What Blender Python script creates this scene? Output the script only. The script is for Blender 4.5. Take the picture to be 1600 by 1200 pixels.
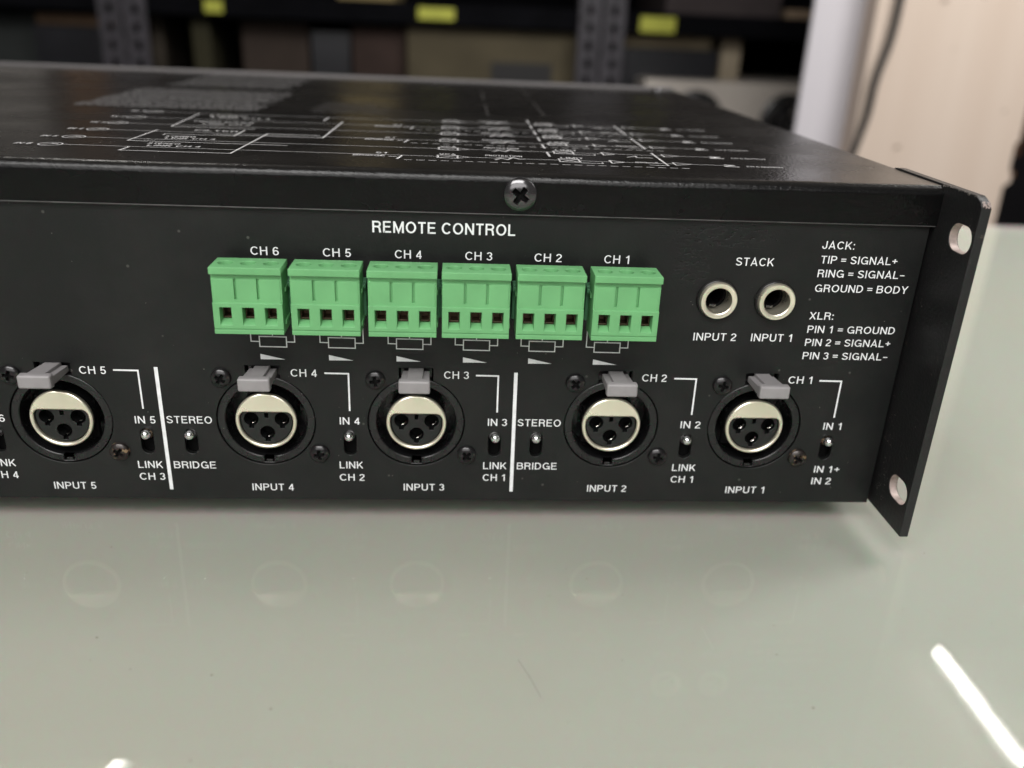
import bpy, bmesh, math, random
from mathutils import Vector, Matrix
random.seed(7)
for o in list(bpy.data.objects): bpy.data.objects.remove(o)
SC = bpy.context.scene
COL = SC.collection
S = 0.001                       # everything below is written in millimetres
PI = math.pi

# ------------------------------------------------------------------ camera
cam_d = bpy.data.cameras.new('camera'); cam = bpy.data.objects.new('camera', cam_d); COL.objects.link(cam)
RT = Vector((0.99770452, -0.05502922, 0.03946484)); UP = Vector((-0.01478885, 0.39165522, 0.91999319)); FW = Vector((0.06608312, 0.91846501, -0.38994236))
m = Matrix.Identity(4)
for i in range(3): m[i][0] = RT[i]; m[i][1] = UP[i]; m[i][2] = -FW[i]
m.translation = Vector((-115.456, -203.186, 121.012)) * S
cam.matrix_world = m
cam_d.sensor_width = 36; cam_d.lens = 1349.53 / 1600 * 36
cam_d.clip_start = 0.005; cam_d.clip_end = 50
cam_d.dof.use_dof = True; cam_d.dof.focus_distance = 0.212; cam_d.dof.aperture_fstop = 9
SC.camera = cam

# ------------------------------------------------------------------ world, exposure, lamps
w = bpy.data.worlds.new('World'); SC.world = w; w.use_nodes = True
wn = w.node_tree; bg = wn.nodes['Background']
bg.inputs[0].default_value = (1.0, 0.95, 0.91, 1); bg.inputs[1].default_value = 0.07
SC.view_settings.view_transform = 'Standard'; SC.view_settings.look = 'None'
SC.view_settings.exposure = 0.0; SC.view_settings.gamma = 1.0
SC.cycles.use_denoising = True
SC.cycles.max_bounces = 8; SC.cycles.transparent_max_bounces = 16
SC.cycles.caustics_reflective = False; SC.cycles.caustics_refractive = False
SC.cycles.sample_clamp_indirect = 0

def area(name, loc, target, sx, sy, power, col=(1, 0.985, 0.965)):
    l = bpy.data.lights.new(name, 'AREA'); l.shape = 'RECTANGLE'; l.size = sx; l.size_y = sy
    l.energy = power; l.color = col
    o = bpy.data.objects.new(name, l); COL.objects.link(o); o.location = loc
    d = Vector(target) - Vector(loc); o.rotation_euler = d.to_track_quat('-Z', 'Y').to_euler()
    return o
area('overhead_light', (-0.35, -0.85, 1.05), (-0.1, 0.0, 0.0), 1.2, 0.5, 21)
area('front_fill', (-0.25, -1.15, 0.55), (-0.1, 0.0, 0.02), 1.3, 0.45, 6.5)  # unseen fill, added to brighten the print below the plugs
area('side_light', (0.72, 0.2, 0.68), (0.40, 0.55, 0.0), 0.45, 0.45, 10)

# ------------------------------------------------------------------ materials
def nd(nt, t, **k):
    n = nt.nodes.new(t)
    for a, b in k.items(): setattr(n, a, b)
    return n
def mat(name, col, rough=0.5, metal=0.0, spec=0.5, bump=None, var=None, coat=0, roughvar=None):
    """bump=(scale per m, distance m, strength[, detail]); var=(scale, amount) value variation; roughvar=(scale, amount)"""
    M = bpy.data.materials.new(name); M.use_nodes = True; nt = M.node_tree
    P = nt.nodes['Principled BSDF']
    P.inputs['Base Color'].default_value = (*col, 1); P.inputs['Roughness'].default_value = rough
    P.inputs['Metallic'].default_value = metal; P.inputs['Specular IOR Level'].default_value = spec
    P.inputs['Coat Weight'].default_value = coat; P.inputs['Coat Roughness'].default_value = 0.1
    tc = nd(nt, 'ShaderNodeTexCoord')
    if bump:
        n = nd(nt, 'ShaderNodeTexNoise'); n.inputs['Scale'].default_value = bump[0]; n.inputs['Detail'].default_value = bump[3] if len(bump) > 3 else 3
        nt.links.new(tc.outputs['Object'], n.inputs['Vector'])
        b = nd(nt, 'ShaderNodeBump'); b.inputs['Distance'].default_value = bump[1]; b.inputs['Strength'].default_value = bump[2]
        nt.links.new(n.outputs['Fac'], b.inputs['Height']); nt.links.new(b.outputs['Normal'], P.inputs['Normal'])
    if var:
        n = nd(nt, 'ShaderNodeTexNoise'); n.inputs['Scale'].default_value = var[0]; n.inputs['Detail'].default_value = 5
        nt.links.new(tc.outputs['Object'], n.inputs['Vector'])
        r = nd(nt, 'ShaderNodeMapRange'); r.inputs[1].default_value = .3; r.inputs[2].default_value = .7
        r.inputs[3].default_value = 1 - var[1]; r.inputs[4].default_value = 1 + var[1]
        nt.links.new(n.outputs['Fac'], r.inputs[0])
        mx = nd(nt, 'ShaderNodeVectorMath', operation='SCALE'); mx.inputs[0].default_value = col
        nt.links.new(r.outputs[0], mx.inputs['Scale']); nt.links.new(mx.outputs[0], P.inputs['Base Color'])
    if roughvar:
        n = nd(nt, 'ShaderNodeTexNoise'); n.inputs['Scale'].default_value = roughvar[0]; n.inputs['Detail'].default_value = 6
        nt.links.new(tc.outputs['Object'], n.inputs['Vector'])
        r = nd(nt, 'ShaderNodeMapRange'); r.inputs[1].default_value = .3; r.inputs[2].default_value = .7
        r.inputs[3].default_value = rough - roughvar[1]; r.inputs[4].default_value = rough + roughvar[1]
        nt.links.new(n.outputs['Fac'], r.inputs[0]); nt.links.new(r.outputs[0], P.inputs['Roughness'])
    return M

def panel_material():
    """satin black paint with glossy residue blotches in the upper right area and a few pale specks"""
    M = mat('black_panel_paint', (0.0068, 0.0073, 0.0071), 0.42, spec=0.33)
    nt = M.node_tree; P = nt.nodes['Principled BSDF']
    tc = nd(nt, 'ShaderNodeTexCoord')
    fine = nd(nt, 'ShaderNodeTexNoise'); fine.inputs['Scale'].default_value = 1400; fine.inputs['Detail'].default_value = 2
    nt.links.new(tc.outputs['Object'], fine.inputs['Vector'])
    # residue: a blob mask in the panel's own coordinates x -64..-22 mm, z 58..80 mm
    sep = nd(nt, 'ShaderNodeSeparateXYZ'); nt.links.new(tc.outputs['Object'], sep.inputs[0])
    def ell(cx, cz, rx, rz):
        a = nd(nt, 'ShaderNodeMath', operation='SUBTRACT'); nt.links.new(sep.outputs[0], a.inputs[0]); a.inputs[1].default_value = cx * S
        a2 = nd(nt, 'ShaderNodeMath', operation='DIVIDE'); nt.links.new(a.outputs[0], a2.inputs[0]); a2.inputs[1].default_value = rx * S
        b = nd(nt, 'ShaderNodeMath', operation='SUBTRACT'); nt.links.new(sep.outputs[2], b.inputs[0]); b.inputs[1].default_value = cz * S
        b2 = nd(nt, 'ShaderNodeMath', operation='DIVIDE'); nt.links.new(b.outputs[0], b2.inputs[0]); b2.inputs[1].default_value = rz * S
        p = nd(nt, 'ShaderNodeMath', operation='POWER'); nt.links.new(a2.outputs[0], p.inputs[0]); p.inputs[1].default_value = 2
        q = nd(nt, 'ShaderNodeMath', operation='POWER'); nt.links.new(b2.outputs[0], q.inputs[0]); q.inputs[1].default_value = 2
        s = nd(nt, 'ShaderNodeMath', operation='ADD'); nt.links.new(p.outputs[0], s.inputs[0]); nt.links.new(q.outputs[0], s.inputs[1])
        r = nd(nt, 'ShaderNodeMapRange'); r.inputs[1].default_value = 0.35; r.inputs[2].default_value = 1.15; r.inputs[3].default_value = 1; r.inputs[4].default_value = 0
        nt.links.new(s.outputs[0], r.inputs[0]); return r
    e1 = ell(-50, 74.5, 17, 4.2); e2 = ell(-58, 67, 6, 7)
    mxm = nd(nt, 'ShaderNodeMath', operation='MAXIMUM'); nt.links.new(e1.outputs[0], mxm.inputs[0]); nt.links.new(e2.outputs[0], mxm.inputs[1])
    mp = nd(nt, 'ShaderNodeMapping'); mp.inputs['Rotation'].default_value = (0, 0.45, 0); mp.inputs['Scale'].default_value = (0.55, 1, 1.5)
    nt.links.new(tc.outputs['Object'], mp.inputs['Vector'])
    bl = nd(nt, 'ShaderNodeTexNoise'); bl.inputs['Scale'].default_value = 900; bl.inputs['Detail'].default_value = 4; bl.inputs['Roughness'].default_value = .7
    nt.links.new(mp.outputs[0], bl.inputs['Vector'])
    th = nd(nt, 'ShaderNodeMapRange'); th.inputs[1].default_value = .5; th.inputs[2].default_value = .62
    nt.links.new(bl.outputs['Fac'], th.inputs[0])
    mk = nd(nt, 'ShaderNodeMath', operation='MULTIPLY'); nt.links.new(th.outputs[0], mk.inputs[0]); nt.links.new(mxm.outputs[0], mk.inputs[1])
    h = nd(nt, 'ShaderNodeMath', operation='MULTIPLY_ADD'); nt.links.new(mk.outputs[0], h.inputs[0]); h.inputs[1].default_value = -1.6; nt.links.new(fine.outputs['Fac'], h.inputs[2])
    b = nd(nt, 'ShaderNodeBump'); b.inputs['Distance'].default_value = 0.00007; b.inputs['Strength'].default_value = .5
    nt.links.new(h.outputs[0], b.inputs['Height']); nt.links.new(b.outputs['Normal'], P.inputs['Normal'])
    rr = nd(nt, 'ShaderNodeMapRange'); rr.inputs[3].default_value = .42; rr.inputs[4].default_value = .2
    nt.links.new(mk.outputs[0], rr.inputs[0]); nt.links.new(rr.outputs[0], P.inputs['Roughness'])
    # scattered pale dust specks and smears
    v = nd(nt, 'ShaderNodeTexVoronoi'); v.inputs['Scale'].default_value = 130
    nt.links.new(tc.outputs['Object'], v.inputs['Vector'])
    sp = nd(nt, 'ShaderNodeMapRange'); sp.inputs[1].default_value = .035; sp.inputs[2].default_value = .055; sp.inputs[3].default_value = 1; sp.inputs[4].default_value = 0
    nt.links.new(v.outputs['Distance'], sp.inputs[0])
    sm = nd(nt, 'ShaderNodeTexNoise'); sm.inputs['Scale'].default_value = 45; sm.inputs['Detail'].default_value = 8; sm.inputs['Roughness'].default_value = .65
    nt.links.new(tc.outputs['Object'], sm.inputs['Vector'])
    s2 = nd(nt, 'ShaderNodeMapRange'); s2.inputs[1].default_value = .45; s2.inputs[2].default_value = .8; s2.inputs[3].default_value = 0; s2.inputs[4].default_value = .016
    nt.links.new(sm.outputs['Fac'], s2.inputs[0])
    sa = nd(nt, 'ShaderNodeMath', operation='MULTIPLY_ADD'); nt.links.new(sp.outputs[0], sa.inputs[0]); sa.inputs[1].default_value = .12; nt.links.new(s2.outputs[0], sa.inputs[2])
    mc = nd(nt, 'ShaderNodeMix', data_type='RGBA'); mc.inputs[6].default_value = (0.0068, 0.0073, 0.0071, 1); mc.inputs[7].default_value = (.5, .48, .44, 1)
    nt.links.new(sa.outputs[0], mc.inputs[0])
    m3 = nd(nt, 'ShaderNodeMix', data_type='RGBA'); m3.inputs[7].default_value = (.0015, .0015, .0015, 1)
    nt.links.new(mk.outputs[0], m3.inputs[0]); nt.links.new(mc.outputs[2], m3.inputs[6]); nt.links.new(m3.outputs[2], P.inputs['Base Color'])
    return M

def powder_material(name, rough, bumpd, chips, base=.0028, spec=.26, pale_tone=.0):
    """black powder coat: pebbled, with small bare metal chips where 'chips' allows them"""
    M = mat(name, (base, base * .97, base), rough, spec=0.5)
    nt = M.node_tree; P = nt.nodes['Principled BSDF']; P.inputs['Specular IOR Level'].default_value = spec; tc = nd(nt, 'ShaderNodeTexCoord')
    n = nd(nt, 'ShaderNodeTexNoise'); n.inputs['Scale'].default_value = 1100; n.inputs['Detail'].default_value = 2.5
    nt.links.new(tc.outputs['Object'], n.inputs['Vector'])
    b = nd(nt, 'ShaderNodeBump'); b.inputs['Distance'].default_value = bumpd; b.inputs['Strength'].default_value = .6
    nt.links.new(n.outputs['Fac'], b.inputs['Height']); nt.links.new(b.outputs['Normal'], P.inputs['Normal'])
    v = nd(nt, 'ShaderNodeTexNoise'); v.inputs['Scale'].default_value = 420; v.inputs['Detail'].default_value = 6; v.inputs['Roughness'].default_value = .75
    nt.links.new(tc.outputs['Object'], v.inputs['Vector'])
    r = nd(nt, 'ShaderNodeMapRange'); r.inputs[1].default_value = chips; r.inputs[2].default_value = chips + .05
    nt.links.new(v.outputs['Fac'], r.inputs[0])
    f = nd(nt, 'ShaderNodeMath', operation='MULTIPLY'); f.inputs[1].default_value = .35; nt.links.new(r.outputs[0], f.inputs[0])
    mc = nd(nt, 'ShaderNodeMix', data_type='RGBA'); mc.inputs[6].default_value = (base, base * .97, base, 1); mc.inputs[7].default_value = (.28, .2, .17, 1)
    nt.links.new(f.outputs[0], mc.inputs[0])
    # an uneven paler tone on upward faces
    ge = nd(nt, 'ShaderNodeNewGeometry'); sx_ = nd(nt, 'ShaderNodeSeparateXYZ'); nt.links.new(ge.outputs['True Normal'], sx_.inputs[0])
    dn = nd(nt, 'ShaderNodeMapRange'); dn.inputs[1].default_value = .55; dn.inputs[2].default_value = .98; dn.inputs[4].default_value = pale_tone; nt.links.new(sx_.outputs[2], dn.inputs[0])
    dt = nd(nt, 'ShaderNodeTexNoise'); dt.inputs['Scale'].default_value = 35; dt.inputs['Detail'].default_value = 9; dt.inputs['Roughness'].default_value = .7; nt.links.new(tc.outputs['Object'], dt.inputs['Vector'])
    dm = nd(nt, 'ShaderNodeMath', operation='MULTIPLY'); nt.links.new(dn.outputs[0], dm.inputs[0]); nt.links.new(dt.outputs['Fac'], dm.inputs[1])
    m4 = nd(nt, 'ShaderNodeMix', data_type='RGBA'); m4.inputs[7].default_value = (.34, .31, .28, 1)
    nt.links.new(dm.outputs[0], m4.inputs[0]); nt.links.new(mc.outputs[2], m4.inputs[6]); nt.links.new(m4.outputs[2], P.inputs['Base Color'])
    lg = nd(nt, 'ShaderNodeTexNoise'); lg.inputs['Scale'].default_value = 30; lg.inputs['Detail'].default_value = 6
    nt.links.new(tc.outputs['Object'], lg.inputs['Vector'])
    rr = nd(nt, 'ShaderNodeMapRange'); rr.inputs[1].default_value = .3; rr.inputs[2].default_value = .7; rr.inputs[3].default_value = rough - .06; rr.inputs[4].default_value = rough + .08
    nt.links.new(lg.outputs['Fac'], rr.inputs[0]); nt.links.new(rr.outputs[0], P.inputs['Roughness'])
    return M

def glass_material():
    """the pane: faintly green, clear, reflecting on its outer side"""
    M = bpy.data.materials.new('pane_glass'); M.use_nodes = True; nt = M.node_tree; nt.nodes.clear()
    out = nd(nt, 'ShaderNodeOutputMaterial'); tr = nd(nt, 'ShaderNodeBsdfTransparent'); tr.inputs[0].default_value = (0.915, 0.95, 0.925, 1)
    gl = nd(nt, 'ShaderNodeBsdfGlossy'); gl.inputs['Roughness'].default_value = 0.025; gl.inputs[0].default_value = (1, 1, 1, 1)
    fr = nd(nt, 'ShaderNodeFresnel'); fr.inputs[0].default_value = 1.18
    ge = nd(nt, 'ShaderNodeNewGeometry'); inv = nd(nt, 'ShaderNodeMath', operation='SUBTRACT'); inv.inputs[0].default_value = 1
    nt.links.new(ge.outputs['Backfacing'], inv.inputs[1])
    mu = nd(nt, 'ShaderNodeMath', operation='MULTIPLY'); nt.links.new(fr.outputs[0], mu.inputs[0]); nt.links.new(inv.outputs[0], mu.inputs[1])
    mx = nd(nt, 'ShaderNodeMixShader'); nt.links.new(mu.outputs[0], mx.inputs[0]); nt.links.new(tr.outputs[0], mx.inputs[1]); nt.links.new(gl.outputs[0], mx.inputs[2])
    # handling marks: fine hairline scratches and smears disturb the shine
    tc = nd(nt, 'ShaderNodeTexCoord'); mp = nd(nt, 'ShaderNodeMapping'); mp.inputs['Scale'].default_value = (240, 9, 1); mp.inputs['Rotation'].default_value = (0, 0, .25)
    nt.links.new(tc.outputs['Object'], mp.inputs['Vector'])
    sc = nd(nt, 'ShaderNodeTexNoise'); sc.inputs['Scale'].default_value = 1.5; sc.inputs['Detail'].default_value = 8; nt.links.new(mp.outputs[0], sc.inputs['Vector'])
    sm = nd(nt, 'ShaderNodeTexNoise'); sm.inputs['Scale'].default_value = 22; sm.inputs['Detail'].default_value = 7; nt.links.new(tc.outputs['Object'], sm.inputs['Vector'])
    ad = nd(nt, 'ShaderNodeMath', operation='MULTIPLY'); nt.links.new(sc.outputs['Fac'], ad.inputs[0]); nt.links.new(sm.outputs['Fac'], ad.inputs[1])
    rr = nd(nt, 'ShaderNodeMapRange'); rr.inputs[1].default_value = .2; rr.inputs[2].default_value = .45; rr.inputs[3].default_value = .015; rr.inputs[4].default_value = .06
    nt.links.new(ad.outputs[0], rr.inputs[0]); nt.links.new(rr.outputs[0], gl.inputs['Roughness'])
    nt.links.new(mx.outputs[0], out.inputs[0])
    return M

def underside_material():
    M = mat('pale_back_paint', (0.46, 0.475, 0.42), .6, spec=.1)
    nt = M.node_tree; P = nt.nodes['Principled BSDF']
    P.inputs['Subsurface Weight'].default_value = 1.0; P.inputs['Subsurface Radius'].default_value = (.4, 1, .65); P.inputs['Subsurface Scale'].default_value = .02; tc = nd(nt, 'ShaderNodeTexCoord')
    n = nd(nt, 'ShaderNodeTexNoise'); n.inputs['Scale'].default_value = 7; n.inputs['Detail'].default_value = 4; nt.links.new(tc.outputs['Object'], n.inputs['Vector'])
    cr = nd(nt, 'ShaderNodeMix', data_type='RGBA'); cr.inputs[6].default_value = (0.475, 0.415, 0.388, 1); cr.inputs[7].default_value = (0.462, 0.418, 0.396, 1)
    r = nd(nt, 'ShaderNodeMapRange'); r.inputs[1].default_value = .35; r.inputs[2].default_value = .65; nt.links.new(n.outputs['Fac'], r.inputs[0]); nt.links.new(r.outputs[0], cr.inputs[0])
    v = nd(nt, 'ShaderNodeTexVoronoi'); v.inputs['Scale'].default_value = 48; nt.links.new(tc.outputs['Object'], v.inputs['Vector'])
    wn_ = nd(nt, 'ShaderNodeTexWhiteNoise'); nt.links.new(v.outputs['Position'], wn_.inputs[0])
    sz = nd(nt, 'ShaderNodeMapRange'); sz.inputs[1].default_value = .5; sz.inputs[2].default_value = 1; sz.inputs[3].default_value = 0; sz.inputs[4].default_value = .022; nt.links.new(wn_.outputs[0], sz.inputs[0])
    ls = nd(nt, 'ShaderNodeMath', operation='LESS_THAN'); nt.links.new(v.outputs['Distance'], ls.inputs[0]); nt.links.new(sz.outputs[0], ls.inputs[1])
    f = nd(nt, 'ShaderNodeMath', operation='MULTIPLY'); f.inputs[1].default_value = .35; nt.links.new(ls.outputs[0], f.inputs[0])
    m2 = nd(nt, 'ShaderNodeMix', data_type='RGBA'); m2.inputs[7].default_value = (.12, .11, .09, 1)
    nt.links.new(f.outputs[0], m2.inputs[0]); nt.links.new(cr.outputs[2], m2.inputs[6]); nt.links.new(m2.outputs[2], P.inputs['Base Color'])
    return M

def streak_material(name, c1, c2, scale, rough=.6):
    """vertical streaks of brushed paint"""
    M = mat(name, c1, rough, spec=.3); nt = M.node_tree; P = nt.nodes['Principled BSDF']
    tc = nd(nt, 'ShaderNodeTexCoord'); mp = nd(nt, 'ShaderNodeMapping'); mp.inputs['Scale'].default_value = (scale, scale, scale * .05); nt.links.new(tc.outputs['Object'], mp.inputs['Vector'])
    n = nd(nt, 'ShaderNodeTexNoise'); n.inputs['Scale'].default_value = 1; n.inputs['Detail'].default_value = 6; nt.links.new(mp.outputs[0], n.inputs['Vector'])
    r = nd(nt, 'ShaderNodeMapRange'); r.inputs[1].default_value = .3; r.inputs[2].default_value = .7; nt.links.new(n.outputs['Fac'], r.inputs[0])
    cr = nd(nt, 'ShaderNodeMix', data_type='RGBA'); cr.inputs[6].default_value = (*c1, 1); cr.inputs[7].default_value = (*c2, 1)
    nt.links.new(r.outputs[0], cr.inputs[0]); nt.links.new(cr.outputs[2], P.inputs['Base Color'])
    return M

def chipped_metal(name, base, under, thr, rough, metal):
    M = mat(name, base, rough, metal=metal, coat=.3); nt = M.node_tree; P = nt.nodes['Principled BSDF']
    tc = nd(nt, 'ShaderNodeTexCoord'); n = nd(nt, 'ShaderNodeTexNoise'); n.inputs['Scale'].default_value = 700; n.inputs['Detail'].default_value = 5; nt.links.new(tc.outputs['Object'], n.inputs['Vector'])
    r = nd(nt, 'ShaderNodeMapRange'); r.inputs[1].default_value = thr; r.inputs[2].default_value = thr + .08; nt.links.new(n.outputs['Fac'], r.inputs[0])
    cr = nd(nt, 'ShaderNodeMix', data_type='RGBA'); cr.inputs[6].default_value = (*base, 1); cr.inputs[7].default_value = (*under, 1)
    nt.links.new(r.outputs[0], cr.inputs[0]); nt.links.new(cr.outputs[2], P.inputs['Base Color'])
    return M

PANEL = panel_material()
COVER = powder_material('black_powder_coat', .25, 0.00016, .80, pale_tone=.07)
EARM = powder_material('scuffed_black_powder_coat', .42, 0.0002, .64, .012, spec=.45)
INK = mat('white_screen_print', (0.78, 0.79, 0.80), .55, var=(500, .10))
INKTOP = mat('white_screen_print_top', (0.50, 0.49, 0.49), .5, var=(300, .2))
INKFAINT = mat('faint_screen_print', (0.12, 0.115, 0.115), .5, var=(250, .3))
GREEN = mat('green_plastic', (0.145, 0.385, 0.16), .42, spec=.4, bump=(900, .00003, .35), var=(160, .07))
GREEN2 = mat('dull_green_plastic', (0.08, 0.23, 0.12), .5, spec=.4)
GREEN3 = mat('shaded_green_plastic', (0.03, 0.095, 0.045), .5, spec=.3)  # green darkened to paint the shade down in the screw wells
NICKEL = mat('nickel', (0.96, 0.90, 0.73), .3, metal=.85, roughvar=(120, .05), coat=.6)
CHROME = mat('chromed_steel', (0.74, 0.71, 0.66), .17, metal=1, roughvar=(500, .06))
LEVER = mat('lever_steel', (0.85, 0.85, 0.85), .22, metal=1, roughvar=(900, .06))
BLACKP = mat('black_plastic', (0.007, 0.007, 0.0075), .28, spec=.5, roughvar=(200, .08), bump=(1200, .00003, .3))
INSERT = mat('black_insert_plastic', (0.006, 0.0065, 0.0065), .35, spec=.5, bump=(1500, .00002, .3))
VOID = mat('recess_shade', (0.004, 0.004, 0.004), .8, spec=.1)  # near-black standing in for shade inside openings and recesses
LATCH = mat('grey_latch_plastic', (0.265, 0.252, 0.256), .42, spec=.4, bump=(900, .00003, .4), var=(300, .06))
SCREWB = chipped_metal('blackened_screw', (0.02, 0.019, 0.02), (.10, .085, .075), .64, .3, .6)
SCREWR = chipped_metal('worn_screw', (0.03, 0.024, 0.022), (.32, .22, .13), .56, .4, .6)
SCREWC = mat('glossy_screw', (0.09, 0.087, 0.09), .2, metal=.8, coat=.5, bump=(500, .00004, .3))
BRASS = mat('brown_brass', (0.065, 0.045, 0.028), .35, metal=.8, var=(600, .3))
BARE = mat('bare_steel_edge', (0.42, 0.34, 0.31), .5, metal=.35, var=(500, .3))
COLLAR = mat('dark_collar', (0.03, 0.029, 0.028), .22, metal=.5, roughvar=(500, .08))

# ------------------------------------------------------------------ mesh helpers (mm in, m out)
def link(name, me, material, parent=None, loc=None, smooth=False):
    o = bpy.data.objects.new(name, me); COL.objects.link(o)
    if material and not me.materials: me.materials.append(material)
    if parent: o.parent = parent
    if loc: o.location = Vector(loc) * S
    if smooth:
        for p in me.polygons: p.use_smooth = True
    return o
def tag(o, label=None, cat=None, group=None, kind=None):
    for k, v in (('label', label), ('category', cat), ('group', group), ('kind', kind)):
        if v: o[k] = v
    return o
def empty(name, loc=(0, 0, 0)):
    o = bpy.data.objects.new(name, None); COL.objects.link(o); o.location = Vector(loc) * S; o.empty_display_size = .01
    return o
def weighted(me, deg):
    """smooth shading whose normals follow the large faces, so flats stay flat beside their bevels"""
    for p in me.polygons: p.use_smooth = True
    thr = math.cos(math.radians(deg)); vf = {}
    for p in me.polygons:
        for v in p.vertices: vf.setdefault(v, []).append((p.normal.copy(), p.area))
    out = [None] * len(me.loops)
    for p in me.polygons:
        for li in p.loop_indices:
            n = Vector((0, 0, 0))
            for q, ar in vf[me.loops[li].vertex_index]:
                if q.dot(p.normal) > thr: n += q * ar
            out[li] = n.normalized() if n.length > 0 else p.normal.copy()
    me.normals_split_custom_set(out)
def bm_mesh(bm, name='m', autosmooth=None):
    bmesh.ops.recalc_face_normals(bm, faces=bm.faces)
    for v in bm.verts: v.co *= S
    me = bpy.data.meshes.new(name); bm.to_mesh(me); bm.free()
    if autosmooth is not None:
        weighted(me, max(autosmooth, 48))
    return me
def box(bm, x0, x1, y0, y1, z0, z1, bev=0, seg=2):
    vs = [bm.verts.new((x, y, z)) for x in (x0, x1) for y in (y0, y1) for z in (z0, z1)]
    fs = [bm.faces.new([vs[i] for i in f]) for f in ((0, 1, 3, 2), (4, 6, 7, 5), (0, 4, 5, 1), (2, 3, 7, 6), (0, 2, 6, 4), (1, 5, 7, 3))]
    if bev:
        es = list({e for f in fs for e in f.edges})
        bmesh.ops.bevel(bm, geom=es, offset=bev, segments=seg, affect='EDGES', profile=.5)
def boxobj(name, x0, x1, y0, y1, z0, z1, material, parent=None, bev=0):
    bm = bmesh.new(); box(bm, x0, x1, y0, y1, z0, z1, bev)
    return link(name, bm_mesh(bm, name, 40 if bev else None), material, parent)
def lathe(bm, prof, seg=48, cx=0, cz=0, closed=False):
    """profile of (radius, y) turned round an axis parallel to y"""
    rings = []
    for r, y in prof:
        if r < 1e-6: rings.append([bm.verts.new((cx, y, cz))])
        else: rings.append([bm.verts.new((cx + r * math.cos(2 * PI * k / seg), y, cz + r * math.sin(2 * PI * k / seg))) for k in range(seg)])
    pairs = list(zip(rings, rings[1:])) + ([(rings[-1], rings[0])] if closed else [])
    for a, b in pairs:
        for k in range(seg):
            k2 = (k + 1) % seg
            if len(a) == 1 and len(b) == 1: continue
            if len(a) == 1: bm.faces.new((a[0], b[k], b[k2]))
            elif len(b) == 1: bm.faces.new((a[k], a[k2], b[0]))
            else: bm.faces.new((a[k], a[k2], b[k2], b[k]))
def circ(cx, cy, r, n=48, a0=0, a1=2 * PI):
    full = abs(a1 - a0 - 2 * PI) < 1e-6
    return [(cx + r * math.cos(a0 + (a1 - a0) * k / (n if full else n - 1)), cy + r * math.sin(a0 + (a1 - a0) * k / (n if full else n - 1))) for k in range(n)]
def rect(x0, x1, y0, y1): return [(x0, y0), (x1, y0), (x1, y1), (x0, y1)]
def stadium(cx, cz, hw, z0, z1, n=12):
    return circ(cx, z1 - hw, hw, n, 0, PI) + circ(cx, z0 + hw, hw, n, PI, 2 * PI)
def plate(polys, thick, bev=0, plane='front', at=0.0):
    """flat piece with holes from closed outlines (first outline is the outside). plane 'front': (x,z) outline, front face at y=at;
    'side': (y,z) outline, near face at x=at; 'top': (x,y) outline, top face at z=at."""
    cu = bpy.data.curves.new('c', 'CURVE'); cu.dimensions = '2D'; cu.fill_mode = 'BOTH'
    for p in polys:
        sp = cu.splines.new('POLY'); sp.points.add(len(p) - 1); sp.use_cyclic_u = True
        for i, q in enumerate(p): sp.points[i].co = (q[0] * S, q[1] * S, 0, 1)
    cu.extrude = (thick / 2 - bev) * S; cu.bevel_depth = bev * S; cu.bevel_resolution = 1; cu.offset = -bev * S
    ob = bpy.data.objects.new('c', cu); COL.objects.link(ob)
    me = bpy.data.meshes.new_from_object(ob.evaluated_get(bpy.context.evaluated_depsgraph_get()))
    bpy.data.objects.remove(ob); bpy.data.curves.remove(cu)
    h = thick / 2 * S; a = at * S
    for v in me.vertices:
        x, y, z = v.co
        v.co = (x, a + h - z, y) if plane == 'front' else (a + h + z, x, y) if plane == 'side' else (x, y, a - h + z)
    weighted(me, 50)
    me.materials.clear()
    return me
def _arc(cx, cy, rx, ry, a0, a1):
    n = max(4, int(abs(a1 - a0) / 12))
    return [(cx + rx * math.cos(math.radians(a0 + (a1 - a0) * k / n)), cy + ry * math.sin(math.radians(a0 + (a1 - a0) * k / n))) for k in range(n + 1)]
_st = [(.07, 0), (.07, 1)]
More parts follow.
